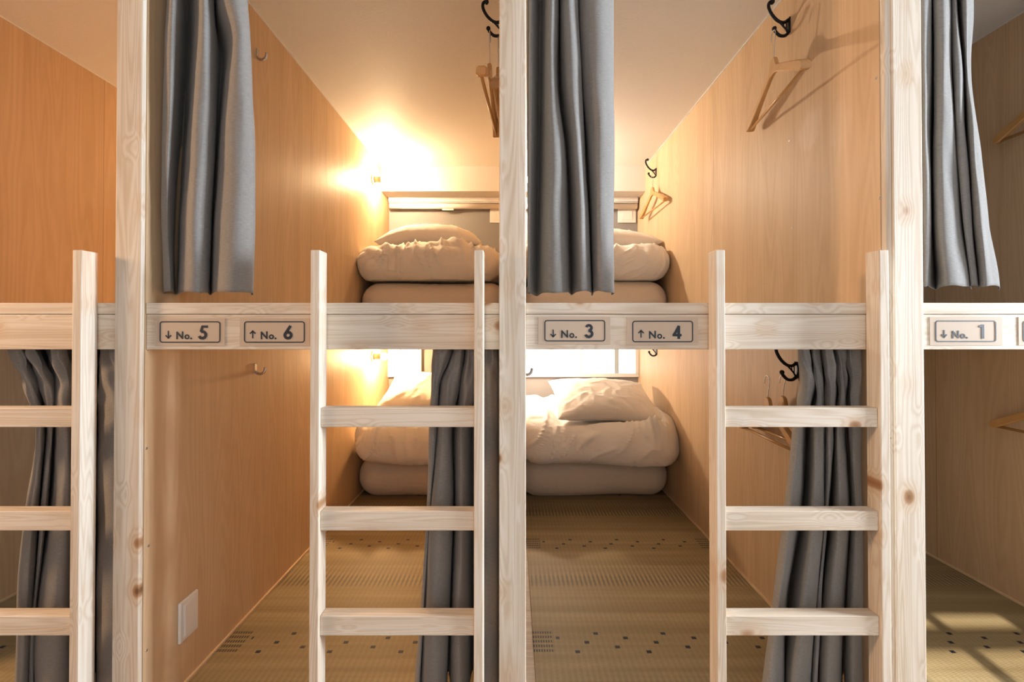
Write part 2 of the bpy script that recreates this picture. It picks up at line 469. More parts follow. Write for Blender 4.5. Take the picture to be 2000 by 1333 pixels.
back_window('window_4', -1.66, -1.042, [-1.35], [], 'pane_bright')
back_window('window_3', 0.035, 0.977, [0.536], [0.300, 0.808])

# ------------------------------------------------------------------ posts and beams
def post(x0, x1, y0, y1, label, extra=None):
    cx, cy = (x0+x1)/2, (y0+y1)/2
    bm = bmesh.new(); add_box(bm, x0-cx, x1-cx, y0-cy, y1-cy, 0, EZ+HC, 0.0025)
    if extra: add_box(bm, extra[0]-cx, extra[1]-cx, extra[2]-cy, extra[3]-cy, 0, EZ+HC, 0.001)
    o = mesh_obj('wooden_post', bm, M['pine_v'], loc=(cx, cy, 0))
    return tag(o, label, 'post', 'upright posts of the bunk frame')
post(-1.0372, -0.9690, 1.100, 1.1130, 'pale spruce post at the left, beside the blue grey curtain above sign 5')
post(-0.0352, 0.0345, 1.100, 1.1130, 'pale knotty spruce post in the middle of the photo, between signs 6 and 3')
post(0.9942, 1.0712, 1.100, 1.1200, 'brightest and widest spruce post on the right, beside the sign for bunk 1', extra=(0.9790, 0.9938, 1.1045, 1.1200))

def beam(x0, x1, label):
    cx = (x0+x1)/2
    r = empty('bunk_beam', (cx, 1.134, EZ-0.0541), label, 'beam', 'cross beams of the bunk frame')
    lo, mid, hi = 0.0, 0.0925, 0.1231
    bm = bmesh.new(); add_box(bm, x0-cx, x1-cx, -0.019, 0.019, lo, mid, 0.0015); mesh_obj('face_board', bm, M['pine_h'], r)
    bm = bmesh.new(); add_box(bm, x0-cx, x1-cx, -0.0205, 0.019, mid+0.001, hi, 0.0015); mesh_obj('top_board', bm, M['pine_h'], r)
    return r
beam(BAY['A'][0]+0.001, BAY['A'][1]-0.001, 'warm toned spruce beam crossing behind the ladder at the far left edge')
beam(BAY['B'][0]+0.001, BAY['B'][1]-0.001, 'spruce beam carrying the signs No. 5 and No. 6')
beam(BAY['C'][0]+0.001, BAY['C'][1]-0.001, 'spruce beam carrying the signs No. 3 and No. 4')
beam(BAY['D'][0]+0.003, BAY['D'][1]-0.001, 'bright spruce beam carrying the sign No. 1 at the right edge')

# ------------------------------------------------------------------ ladders
YR = 1.0705
def ladder(cx, label):
    r = empty('bunk_ladder', (cx, YR+0.022, 0), label, 'ladder', 'wooden ladders leaning on the bunk beams')
    top = EZ+0.201
    for s in (-1, 1):
        xa, xb = (s*0.2077-0.0118, s*0.2077+0.0118)
        bm = bmesh.new(); add_box(bm, xa, xb, -0.022, 0.0210, 0, top, 0.002)
        mesh_obj('rail', bm, M['pine_v'], r)
    for z in (-0.2505, -0.5135, -0.7790, -1.043, -1.27):
        bm = bmesh.new(); add_box(bm, -0.1955, 0.1955, -0.0135, 0.0195, EZ+z, EZ+z+0.0490, 0.0015)
        mesh_obj('rung', bm, M['pine_h'], r)
    return r
lad2 = ladder(-0.2938, 'grey toned wooden ladder standing before bunks 5 and 6, left of the middle post')
def copy_tree(o, parent=None):
    c = o.copy(); COL.objects.link(c)
    if parent: c.parent = parent
    for ch in list(o.children): copy_tree(ch, c)
    return c
lad3 = copy_tree(lad2); lad3.location.x = 0.7350
lad3['label'] = 'pale bright wooden ladder standing before bunks 3 and 4, beside the right post'
lad1 = copy_tree(lad2); lad1.location.x = -1.1055-0.2077
lad1['label'] = 'warm orange lit wooden ladder cut off by the left edge of the photo'

# ------------------------------------------------------------------ signs
def stroke(bm, pts, w, y, closed=False):
    P = [Vector((p[0], p[1])) for p in pts]; n = len(P); L = []; R = []
    for i in range(n):
        if closed: a, b = P[(i-1) % n], P[(i+1) % n]
        else: a, b = P[max(i-1, 0)], P[min(i+1, n-1)]
        p = P[i]
        d1 = (p-a).normalized() if (p-a).length > 1e-9 else (b-p).normalized()
        d2 = (b-p).normalized() if (b-p).length > 1e-9 else d1
        n1 = Vector((-d1.y, d1.x)); n2 = Vector((-d2.y, d2.x)); m = (n1+n2)
        if m.length < 1e-6: m = n1
        m.normalize(); k = w/2/max(0.35, m.dot(n1))
        L.append(p+m*k); R.append(p-m*k)
    lv = [(bm.verts.new((q.x, y, q.y)), bm.verts.new((q.x, y+0.0006, q.y))) for q in L]
    rv = [(bm.verts.new((q.x, y, q.y)), bm.verts.new((q.x, y+0.0006, q.y))) for q in R]
    rng = range(n) if closed else range(n-1)
    for i in rng:
        j = (i+1) % n
        bm.faces.new((lv[i][0], lv[j][0], rv[j][0], rv[i][0]))
        bm.faces.new((lv[i][1], rv[i][1], rv[j][1], lv[j][1]))
        bm.faces.new((lv[i][0], lv[i][1], lv[j][1], lv[j][0]))
        bm.faces.new((rv[i][0], rv[j][0], rv[j][1], rv[i][1]))
    if not closed:
        for i in (0, n-1): bm.faces.new((lv[i][0], rv[i][0], rv[i][1], lv[i][1]))

def arc(cx, cy, rx, ry, a0, a1, n=22):
    return [(cx+rx*math.cos(math.radians(a0+(a1-a0)*i/n)), cy+ry*math.sin(math.radians(a0+(a1-a0)*i/n))) for i in range(n+1)]

def digit(ch, h):
    """strokes of a geometric numeral of height h: list of (points, width, closed)"""
    w = 0.20*h; q = w/2
    if ch == '1':
        return [([(0.30*h, 0), (0.30*h, h)], w, False), ([(0.02*h, 0.86*h), (0.36*h, 0.925*h)], 0.15*h, False)]
    if ch == '2':
        return [(arc(0.30*h, 0.70*h, 0.22*h, 0.21*h, 170, -30)+[(0.09*h, 0.09*h)], w, False), ([(0.0, q), (0.56*h, q)], w, False)]
    if ch == '3':
        return [(arc(0.28*h, 0.735*h, 0.185*h, 0.175*h, 165, -90), w*0.9, False), (arc(0.27*h, 0.31*h, 0.235*h, 0.22*h, 95, -165), w*0.95, False)]
    if ch == '4':
        return [([(0.44*h, 0), (0.44*h, 0.93*h)], w, False), ([(0.0, 0.27*h), (0.64*h, 0.27*h)], w*0.85, False),
                ([(0.46*h, 0.93*h), (0.10*h, 0.27*h)], w*0.95, False)]
    if ch == '5':
        return [([(0.66*h, 0.91*h), (0.27*h, 0.91*h), (0.16*h, 0.53*h)], w*0.85, False), (arc(0.27*h, 0.32*h, 0.24*h, 0.235*h, 118, -160), w, False)]
    if ch == '6':
        return [(arc(0.32*h, 0.30*h, 0.225*h, 0.215*h, 0, 345), w, True), ([(0.13*h, 0.42*h), (0.50*h, 0.97*h)], w*0.95, False)]

def sign(px, py, up, num, film, nx):
    """px,py: left top of the border in photo pixels at the beam face"""
    S = 740.0; Y = 1.1128
    fx0, fx1, fy0, fy1 = film
    lx = lambda p: (p-px)/S
    ox, oz = (px-CX)/S, EZ-(py-CY)/S
    r = empty('number_sign', (ox, 1.1128, oz-(fy1-py)/S), 'wooden look sign reading %s No. %s' % ('up arrow' if up else 'down arrow', num), 'sign', 'numbered signs on the beams')
    zb = (fy1-py)/S
    bm = bmesh.new(); add_box(bm, lx(fx0), lx(fx1), 0.0006, 0.0017, zb-(fy1-py)/S, zb-(fy0-py)/S, 0.0003)
    mesh_obj('backing_film', bm, M['film'], r)
    p = 1/S
    def T(pts): return [(a*p, zb-b*p) for a, b in pts]
    wB, hB, rc = 116.5, 39.8, 4.5
    rr = []
    for cxx, cyy, a0 in ((wB-rc, rc, -90), (wB-rc, hB-rc, 0), (rc, hB-rc, 90), (rc, rc, 180)):
        rr += arc(cxx, cyy, rc, rc, a0, a0+90, 6)
    bm = bmesh.new(); stroke(bm, T(rr), 2.0*p, -0.0002, True); mesh_obj('border', bm, M['ink'], r)
    bm = bmesh.new()
    d = 1 if up else -1
    yc = 24.8
    stroke(bm, T([(16, yc+7.3*d), (16, yc-6.2*d)]), 2.3*p, -0.0002)
    stroke(bm, T([(10.8, yc-1.6*d), (16, yc-7.0*d), (21.2, yc-1.6*d)]), 2.3*p, -0.0002)
    mesh_obj('arrow', bm, M['ink'], r)
    bm = bmesh.new()
    stroke(bm, T([(33.0, 34), (33.0, 19.5)]), 2.7*p, -0.0002); stroke(bm, T([(43.6, 33), (43.6, 18.6)]), 2.7*p, -0.0002)
    stroke(bm, T([(32.2, 19.6), (44.4, 33.0)]), 2.9*p, -0.0004)
    stroke(bm, T(arc(52.4, 29.3, 3.6, 3.6, 0, 345, 20)), 2.5*p, -0.0002, True)
    stroke(bm, T(arc(60.6, 32.5, 0.9, 0.9, 0, 330, 10)), 1.7*p, -0.0002, True)
    mesh_obj('lettering', bm, M['ink'], r)
    bm = bmesh.new()
    for i, (pts, w, cl) in enumerate(digit(num, 27.5)):
        stroke(bm, [((nx+a)*p, zb-(34.4-b)*p) for a, b in pts], w*p, -0.0002-0.0001*i, cl)
    mesh_obj('numeral', bm, M['ink'], r)
sign(314, 629, False, '5', (304, 440, 622, 676), 75)
sign(478.5, 629, True, '6', (469, 606, 622, 676), 76)
sign(1064.3, 626.5, False, '3', (1051, 1192, 619.5, 673), 78)
sign(1235.5, 628, True, '4', (1224, 1363, 620, 674), 77.5)
sign(1826.5, 627.5, False, '1', (1815, 1957, 619.5, 675), 83)
sign(1997.5, 628, True, '2', (1988, 2128, 619.5, 675), 78)

# ------------------------------------------------------------------ tatami mats
def mat_(x0, x1, label):
    cx = (x0+x1)/2
    bm = bmesh.new(); add_box(bm, x0-cx, x1-cx, 1.175, YB-0.002, -0.0055, 0, 0.002)
    o = mesh_obj('tatami_mat', bm, tatami('tatami_weave', x0-cx, x1-cx), loc=(cx, 0, EZ+HF))
    return tag(o, label, 'mat', 'woven mats on the lower bunk floors')
mat_(-0.960, -0.070, 'woven olive rush mat with small dark squares in lower bunk 5, under the left ladder')
mat_(0.068, 0.970, 'woven olive rush mat with dark squares in lower bunk 3, right of the middle post')
mat_(1.080, 1.922, 'dim rush mat crossed by a sun patch in lower bunk 1 at the right edge')
mat_(-1.952, -1.050, 'dim rush mat at the bottom left edge, behind the far left ladder')

# ------------------------------------------------------------------ curtains
def curtain(label, Y0, folds, z_top, z_bot, depth=0.075, seed=1, hem=0.0, bulge=0.028, top_gather=0.0):
    levels = []
    for py, fl in folds:
        pts = [(fl[0][0]+4, depth*0.9)]
        for i, (l, r) in enumerate(fl):
            w = r-l
            pts += [(l, 0.004), (l+w*0.30, -bulge*min(1, w/26)), (l+w*0.68, -bulge*min(1, w/26)*0.9), (r, 0.006)]
            if i < len(fl)-1:
                nl = fl[i+1][0]
                pts += [((r+nl)/2+(nl-r)*-0.12, depth), ((r+nl)/2+(nl-r)*0.12, depth)]
        pts.append((fl[-1][1]-4, depth*0.9))
        levels.append((py, np.array(pts, float)))
    zs = [EZ-(py-CY)*Y0/F for py, _ in levels]
    NR = 110
    order = sorted(range(len(zs)), key=lambda i: -zs[i])
    Z = np.array([zs[i] for i in order]); A = [levels[i][1] for i in order]
    def at(z):
        if z >= Z[0]: return A[0]
        if z <= Z[-1]: return A[-1]
        for i in range(len(Z)-1):
            if Z[i] >= z >= Z[i+1]:
                t = (Z[i]-z)/(Z[i]-Z[i+1])
                p0 = A[max(i-1, 0)]; p1 = A[i]; p2 = A[i+1]; p3 = A[min(i+2, len(A)-1)]
                m1 = (p2-p0)/2; m2 = (p3-p1)/2
                return (2*t**3-3*t**2+1)*p1+(t**3-2*t**2+t)*m1*0.8+(-2*t**3+3*t**2)*p2+(t**3-t**2)*m2*0.8
    verts = []; uv = []
    ncol = None
    for r in range(NR+1):
        z = z_top+(z_bot-z_top)*r/NR
        P = catmull([tuple(p) for p in at(z)], 7)
        ncol = len(P)
        u = 0; prev = None
        for c, p in enumerate(P):
            nn = noise.noise(Vector((c*0.055+seed*7, z*3.1, seed)))*0.007+noise.noise(Vector((c*0.16+seed*3, z*7.0, seed+5)))*0.0028
            if top_gather:
                k = math.exp(-abs(z-(z_top-0.06))/0.10)*top_gather
                nn += noise.noise(Vector((c*0.22+z*9, z*16.0, seed+9)))*0.022*k
            Y = Y0+p[1]+nn
            X = (p[0]-CX)*(Y0+p[1])/F + noise.noise(Vector((c*0.08, z*2.3, seed+2)))*0.002
            zz = z
            if r == NR: zz += noise.noise(Vector((c*0.09, 1.7, seed)))*0.006 + hem*(X-(A[-1][0][0]-CX)*Y0/F)
            elif r > NR-6: zz += (noise.noise(Vector((c*0.09, 1.7, seed)))*0.006 + hem*(X-(A[-1][0][0]-CX)*Y0/F))*(r-NR+6)/6
            if prev is not None: u += math.hypot(X-prev[0], Y-prev[1])
            prev = (X, Y)
            verts.append((X, Y, zz)); uv.append((u, z))
    xs = np.array([v[0] for v in verts]); cx = float(xs.mean())
    faces = [(r*ncol+c, r*ncol+c+1, (r+1)*ncol+c+1, (r+1)*ncol+c) for r in range(NR) for c in range(ncol-1)]
    o = pydata_obj('curtain', [(v[0]-cx, v[1]-Y0, v[2]-z_bot) for v in verts], faces, M['linen'], loc=(cx, Y0, z_bot))
    ul = o.data.uv_layers.new(name='UVMap')
    for lp in o.data.loops: ul.data[lp.index].uv = uv[lp.vertex_index]
    md = o.modifiers.new('thickness', 'SOLIDIFY'); md.thickness = 0.0014; md.offset = 0
    return tag(o, label, 'curtain', 'gathered linen curtains at the bunk openings')

UC1 = [(-160, [(322, 345), (372, 404), (418, 470)]),
       (0,   [(321, 348), (379, 412), (424, 479)]),
       (75,  [(318, 347), (377, 417), (444, 486)]),
       (150, [(316, 344), (373, 417), (438, 490)]),
       (300, [(313, 337), (363, 413), (429, 496)]),
       (450, [(316, 333), (356, 407), (421, 495)]),
       (575, [(321, 337), (352, 403), (418, 494)])]
curtain('blue grey linen curtain hanging above the sign No. 5 beside the left post', 1.142, UC1, EZ+1.10, EZ+0.098, seed=1, depth=0.08)
UC2 = [(-160, [(1030, 1044), (1068, 1090), (1098, 1128), (1132, 1195)]),
       (0,   [(1030, 1043), (1067, 1091), (1097, 1130), (1133, 1199)]),
       (150, [(1029, 1042), (1066, 1088), (1101, 1135), (1140, 1200)]),
       (290, [(1029, 1040), (1065, 1103), (1115, 1141), (1151, 1201)]),
       (430, [(1030, 1038), (1062, 1106), (1122, 1150), (1157, 1199)]),
       (572, [(1030, 1037), (1060, 1107), (1125, 1155), (1160, 1199)])]
curtain('blue grey linen curtain hanging above the sign No. 3 beside the middle post', 1.165, UC2, EZ+1.10, EZ+0.100, seed=2)
UC3 = [(-160, [(1798, 1824), (1830, 1862), (1866, 1878), (1882, 1906)]),
       (0,   [(1799, 1825), (1829, 1861), (1864, 1876), (1880, 1907)]),
       (150, [(1801, 1825), (1829, 1866), (1868, 1888), (1890, 1904)]),
       (300, [(1802, 1820), (1828, 1872), (1874, 1890), (1892, 1919)]),
       (430, [(1804, 1818), (1828, 1880), (1882, 1898), (1900, 1936)]),
       (558, [(1806, 1812), (1838, 1895), (1897, 1912), (1914, 1956)])]
curtain('cream lit linen curtain hanging above the sign No. 1 beside the right post', 1.165, UC3, EZ+1.10, EZ+0.118, seed=3, bulge=0.018)
LC1 = [(684, [(18, 50), (54, 76), (98, 138), (150, 188), (194, 262)]),
       (750, [(46, 76), (80, 106), (110, 148), (155, 188), (194, 262)]),
       (840, [(70, 90), (92, 104), (113, 145), (155, 188), (194, 262)]),
       (1000, [(53, 80), (84, 95), (106, 145), (155, 188), (194, 262)]),
       (1190, [(36, 68), (70, 76), (80, 142), (155, 188), (194, 262)]),
       (1360, [(34, 64), (66, 70), (74, 142), (155, 188), (194, 262)])]
curtain('brown grey linen curtain hanging behind the ladder at the far left', 1.185, LC1, EZ-0.036, EZ-1.02, seed=4, top_gather=1.0)
LC2 = [(684, [(846, 884), (887, 907), (909, 935), (939, 974)]),
       (750, [(843, 858), (862, 897), (900, 930), (936, 974)]),
       (840, [(838, 853), (854, 880), (892, 912), (936, 974)]),
       (990, [(835, 841), (842, 883), (892, 913), (936, 974)]),
       (1190, [(824, 830), (831, 877), (886, 914), (934, 974)]),
       (1333, [(812, 822), (825, 871), (884, 914), (932, 974)]),
       (1400, [(808, 819), (822, 870), (883, 914), (932, 974)])]
curtain('blue grey linen curtain hanging behind the ladder, left of the middle post, under the beam', 1.185, LC2, EZ-0.036, EZ-1.02, seed=5, top_gather=1.0)
LC3 = [(684, [(1559, 1583), (1584, 1602), (1604, 1629), (1630, 1648), (1650, 1681)]),
       (760, [(1562, 1590), (1593, 1607), (1611, 1633), (1638, 1654), (1657, 1681)]),
       (840, [(1548, 1568), (1584, 1608), (1611, 1626), (1630, 1648), (1656, 1681)]),
       (990, [(1531, 1560), (1576, 1608), (1609, 1617), (1625, 1654), (1660, 1681)]),
       (1190, [(1504, 1530), (1548, 1590), (1592, 1598), (1604, 1645), (1652, 1681)]),
       (1333, [(1486, 1525), (1532, 1580), (1582, 1592), (1596, 1640), (1647, 1681)]),
       (1400, [(1480, 1520), (1528, 1578), (1581, 1592), (1596, 1640), (1648, 1681)])]
curtain('brown grey linen curtain flaring behind the right ladder, beside the lower coat hook', 1.185, LC3, EZ-0.036, EZ-1.02, seed=6, top_gather=1.0)

# ------------------------------------------------------------------ bedding
def cube_grid(n):
    bm = bmesh.new(); bmesh.ops.create_cube(bm, size=2.0)
    bmesh.ops.subdivide_edges(bm, edges=bm.edges[:], cuts=n, use_grid_fill=True)
    return bm

def ridged(v): return 1-abs(noise.noise(v))*2

def padded(name, x0, x1, y0, y1, z0, z1, r, mat, label, cat, seed, group, wr=0.010, bulge=0.02, sag=0.0, xlim=None, n=90, lean=0.0, dirx=0.5, dent=None):
    cx, cy = (x0+x1)/2, (y0+y1)/2
    S = Vector(((x1-x0)/2, (y1-y0)/2, (z1-z0)/2)); core = Vector((S.x-r, S.y-r, max(S.z-r, 0.0)))
    rz = min(r, S.z)
    bm = cube_grid(n)
    for v in bm.verts:
        p = Vector((v.co.x*S.x, v.co.y*S.y, v.co.z*S.z))
        q = Vector((max(-core.x, min(core.x, p.x)), max(-core.y, min(core.y, p.y)), max(-core.z, min(core.z, p.z))))
        d = p-q
        d = Vector((d.x/r, d.y/r, d.z/rz)); L = d.length
        nrm = d.normalized() if L > 1e-9 else Vector((0, 0, 1 if p.z > 0 else -1))
        pos = q+Vector((nrm.x*r, nrm.y*r, nrm.z*rz))
        w = Vector((pos.x, pos.y, pos.z))
        big = noise.noise(w*2.2+Vector((seed, 0, 0)))*bulge
        hgt = (pos.z/S.z+1)/2
        # pinched creases fanning down the front, soft puffs between them
        fan = noise.noise(Vector((w.x*1.6+seed, w.z*1.2, 0.3)))*1.6
        t = w.x*10.0+w.z*9.0*fan+noise.noise(Vector((w.x*5, w.z*5, seed)))*0.9
        n1 = noise.noise(Vector((t, w.z*1.6+seed, w.y*2.0)))
        n2 = noise.noise(Vector((t*2.1+5, w.z*2.6-seed, w.y*3.4)))
        n3 = noise.noise(Vector((w.x*7+seed*2, w.y*9, w.z*9)))
        m1 = max(0.0, min(1.0, 0.6+1.6*noise.noise(Vector((w.x*3+seed*4, w.y*3, w.z*3)))))
        m2 = max(0.0, min(1.0, 0.5+1.8*noise.noise(Vector((w.x*4-seed*3, w.y*4, w.z*4+2)))))
        amp = wr*(0.30+0.8*max(0, min(1, hgt)))
        pos += nrm*(big+amp*(0.75*math.exp(-abs(n1)*13)*m1+0.42*math.exp(-abs(n2)*11)*m2+0.5*abs(n3)+0.45*abs(n1)))
        pos.y += lean*(hgt-0.5)
        if sag: pos.z += sag*math.cos(pos.x/S.x*math.pi/2)*(1-hgt) if hgt < 0.5 else 0
        zz = max(pos.z+S.z, 0.0)
        xx = pos.x+cx
        if xlim: xx = max(xlim[0], min(xlim[1], xx))
        if dent:    # the pillow presses a hollow into the top
            dx, dy, dw, dd, dz, sl = dent
            k = max(abs(xx-dx)/(dw/2), abs(pos.y+cy-dy)/(dd/2))
            pl = dz+sl*(pos.y+cy-dy)-z0
            if zz > pl:
                f = max(0.0, min(1.0, (1.12-k)/0.20)); f = f*f*(3-2*f)
                zz = zz*(1-f)+pl*f
        v.co = Vector((xx-cx, min(pos.y+cy, YB-0.004)-cy, zz))
    o = mesh_obj(name, bm, mat, smooth=True, loc=(cx, cy, z0))
    return tag(o, label, cat, group)

def pillow(label, c, w, d, t, rot, seed, flop=0.0, n=56):
    verts = []; faces = []
    for side in (1, -1):
        for j in range(n+1):
            for i in range(n+1):
                u = -1+2*i/n; v = -1+2*j/n
                # cushion outline with pulled-in sides and pointed corners
                ox = u*(1-0.07*(1-v*v)*abs(u)**2); oy = v*(1-0.09*(1-u*u)*abs(v)**2)
                h = ((1-abs(u)**2.6)*(1-abs(v)**2.6))
                h = max(h, 0)**0.52
                ang = math.atan2(v, u); rr = math.hypot(u, v)
                cr = max(0, ridged(Vector((math.cos(ang)*3.2+seed, math.sin(ang)*3.2, rr*1.3+seed)))-0.4)
                cr2 = max(0, ridged(Vector((u*5+seed, v*3.2+u*2, seed*2.0)))-0.5)
                z = side*t/2*h*(1+0.12*noise.noise(Vector((u*1.5+seed, v*1.5, side))))+side*h**0.5*0.010*cr*min(1, rr)+side*0.010*cr2*h**0.5
                bend = flop*(u*w/2)**2
                verts.append(Vector((ox*w/2, oy*d/2, z-bend)))
    N = (n+1)**2
    for s in (0, 1):
        for j in range(n):
            for i in range(n):
                a = s*N+j*(n+1)+i; q = (a, a+1, a+n+2, a+n+1)
                faces.append(q if s == 0 else tuple(reversed(q)))
    R = Euler(rot).to_matrix()
    vs = [R @ v for v in verts]
    zmin = min(v.z for v in vs)
    me = pydata_obj('pillow', [(v.x, v.y, v.z-zmin) for v in vs], faces, M['cotton'], loc=(c[0], c[1], c[2]))
    bm = bmesh.new(); bm.from_mesh(me.data); bmesh.ops.remove_doubles(bm, verts=bm.verts, dist=0.0004)
    bm.to_mesh(me.data); bm.free()
    for p in me.data.polygons: p.use_smooth = True
    return tag(me, label, 'pillow', 'pillows on the folded bedding')

zu = EZ+0.0502; zl = EZ+HF+0.0005
gF, gD = 'folded futons at the back of the bunks', 'folded duvets on the futons'
bx, cx_ = (BAY['B'][0]+0.004, BAY['B'][1]-0.004), (BAY['C'][0]+0.004, BAY['C'][1]-0.004)
padded('folded_futon', bx[0]+0.004, bx[1], 2.60, 3.26, zu, zu+0.245, 0.115, M['futon'], 'cream folded futon in upper bunk 6, lowest of its stack', 'futon', 1.3, gF, wr=0.003, bulge=0.012, xlim=bx)
padded('folded_futon', cx_[0], cx_[1]+0.0, 2.60, 3.26, zu, zu+0.250, 0.115, M['futon'], 'cream folded futon in upper bunk 4, right of the hanging curtain', 'futon', 2.3, gF, wr=0.003, bulge=0.012, xlim=cx_)
padded('folded_futon', bx[0], bx[1], 2.58, 3.26, zl, zl+0.250, 0.12, M['futon'], 'tan shaded folded futon on the mat of lower bunk 5', 'futon', 3.3, gF, wr=0.003, bulge=0.012, xlim=bx)
padded('folded_futon', cx_[0], cx_[1], 2.58, 3.26, zl, zl+0.255, 0.12, M['futon'], 'tan shaded folded futon on the mat of lower bunk 3', 'futon', 4.3, gF, wr=0.003, bulge=0.012, xlim=cx_)
padded('folded_duvet', bx[0], bx[1], 2.56, 3.25, zu+0.256, zu+0.478, 0.12, M['cotton'], 'crumpled white duvet in upper bunk 6, above the left ladder', 'duvet', 5.1, gD, wr=0.048, bulge=0.045, sag=-0.02, xlim=bx, dent=(-0.55, 2.90, 0.62, 0.42, zu+0.462, 0.17))
padded('folded_duvet', cx_[0], cx_[1], 2.55, 3.25, zu+0.256, zu+0.475, 0.115, M['cotton'], 'crumpled white duvet in upper bunk 4, partly behind the curtain', 'duvet', 6.1, gD, wr=0.036, bulge=0.03, xlim=cx_, dent=(0.66, 2.92, 0.58, 0.40, zu+0.470, 0.14))
padded('folded_duvet', bx[0], bx[1], 2.46, 3.25, zl+0.256, zl+0.52, 0.14, M['cotton'], 'peach lit duvet in lower bunk 5, seen through the ladder', 'duvet', 7.1, gD, wr=0.042, bulge=0.045, sag=-0.01, xlim=bx, lean=0.14, dent=(-0.56, 2.84, 0.58, 0.42, zl+0.512, 0.22))
padded('folded_duvet', cx_[0], cx_[1], 2.43, 3.25, zl+0.262, zl+0.525, 0.14, M['cotton'], 'plump white duvet in lower bunk 3, right of the middle post', 'duvet', 8.1, gD, wr=0.044, bulge=0.045, xlim=cx_, lean=0.16, dent=(0.585, 2.73, 0.62, 0.42, zl+0.478, 0.05))
pillow('white pillow on top of the bedding in upper bunk 6', (-0.55, 2.90, zu+0.455), 0.68, 0.44, 0.19, (math.radians(10), 0, math.radians(2)), 1.7, flop=0.25)
pillow('white pillow in upper bunk 4, mostly hidden by the hanging curtain', (0.66, 2.92, zu+0.468), 0.62, 0.42, 0.15, (math.radians(8), 0, 0), 2.7, flop=0.2)
pillow('white pillow in lower bunk 5, behind the top rung of the left ladder', (-0.56, 2.84, zl+0.505), 0.62, 0.44, 0.15, (math.radians(24), 0, math.radians(-4)), 3.7, flop=0.1)
pillow('white pillow in lower bunk 3, right of the middle post', (0.585, 2.73, zl+0.472), 0.66, 0.44, 0.15, (math.radians(24), math.radians(2), math.radians(5)), 4.7, flop=0.1)

# ------------------------------------------------------------------ roller blinds and wall plates on the back wall
def blind(x0, x1, label):
    r = empty('roller_blind', ((x0+x1)/2, YB-0.03, EZ+0.93), label, 'blind', 'white roller blinds at the back of the upper bunks')
    cx = (x0+x1)/2; h = (x1-x0)/2
    bm = bmesh.new(); add_box(bm, -h, h, -0.035, 0.028, 0.052, 0.084, 0.003); add_box(bm, -h, h, -0.03, 0.028, 0.042, 0.050, 0.002)
    mesh_obj('cassette', bm, M['white'], r)
    bm = bmesh.new()
    sweep(bm, [(-h+0.004, -0.008, 0.021), (h-0.004, -0.008, 0.021)], 0.022, seg=24)
    mesh_obj('roller', bm, M['plastic'], r, smooth=True)
    bm = bmesh.new(); add_box(bm, -0.045, 0.045, -0.020, -0.012, -0.014, 0.0, 0.002)
    mesh_obj('pull_tab', bm, M['plastic'], r)
    return r
blind(-0.955, -0.045, 'white rolled up blind above the bedding of upper bunk 6')
blind(0.045, 0.965, 'white rolled up blind above the bedding of upper bunk 4, beside the hanging curtain')
def wall_plate(x0, x1, label):
    r = empty('wall_plate', ((x0+x1)/2, YB-0.002, EZ+0.83), label, 'wall plate', 'square white plates under the blinds')
    h = (x1-x0)/2
    bm = bmesh.new(); add_box(bm, -h, h, -0.010, 0.002, 0, 0.11, 0.003); fp = mesh_obj('frame', bm, M['plastic'], r)
    bm = bmesh.new(); add_box(bm, -h*0.6, h*0.6, -0.014, -0.010, 0.022, 0.088, 0.002); mesh_obj('cover', bm, M['plastic'], fp)
wall_plate(-0.178, -0.042, 'square white plate on the grey wall, left of the middle post')
wall_plate(0.822, 0.962, 'square white plate on the grey wall, right of the hanging curtain')

# ------------------------------------------------------------------ lamps
def lamp(X, z, sgn, color, strength, label, on=True):
    Y = 2.915
    r = empty('wall_lamp', (X, Y, z), label, 'lamp', 'small turned wood wall lamps')
    bm = bmesh.new(); sweep(bm, [(0, 0, 0), (sgn*0.006, 0, 0), (sgn*0.012, 0, 0)], [0.036, 0.036, 0.030], seg=28); mesh_obj('base', bm, M['lampwood'], r, smooth=False)
    bm = bmesh.new(); sweep(bm, [(sgn*0.011, 0, 0), (sgn*0.02, 0, 0), (sgn*0.055, 0, 0), (sgn*0.062, 0, 0)], [0.022, 0.019, 0.019, 0.021], seg=24)
    sk = mesh_obj('socket', bm, M['lampwood'], r, smooth=True)
    bm = bmesh.new(); bmesh.ops.create_uvsphere(bm, u_segments=20, v_segments=12, radius=0.024)
    bmesh.ops.translate(bm, verts=bm.verts, vec=(sgn*0.082, 0, 0))
    mesh_obj('bulb', bm, emit('bulb_glow', color, strength) if on else M['plastic'], sk, smooth=True)
lamp(BAY['B'][0], EZ+1.035, 1, (1.0, 0.69, 0.38), 1250, 'glowing bulb on a wooden base, left wall of upper bunk 6')
lamp(BAY['B'][0], EZ-0.190, 1, (1.0, 0.62, 0.29), 1350, 'glowing bulb on a wooden base, left wall of lower bunk 5')
lamp(BAY['C'][0], EZ-0.190, 1, (1.0, 0.77, 0.56), 800, 'glowing bulb just right of the middle post, before the window of lower bunk 3')
lamp(BAY['C'][0], EZ+1.035, 1, (1.0, 0.84, 0.66), 1600, 'glowing bulb hidden behind the middle post in upper bunk 4')
lamp(BAY['A'][0], EZ+1.035, 1, (1.0, 0.62, 0.30), 1300, 'glowing bulb in the upper bunk at the far left, hidden by the left curtain')

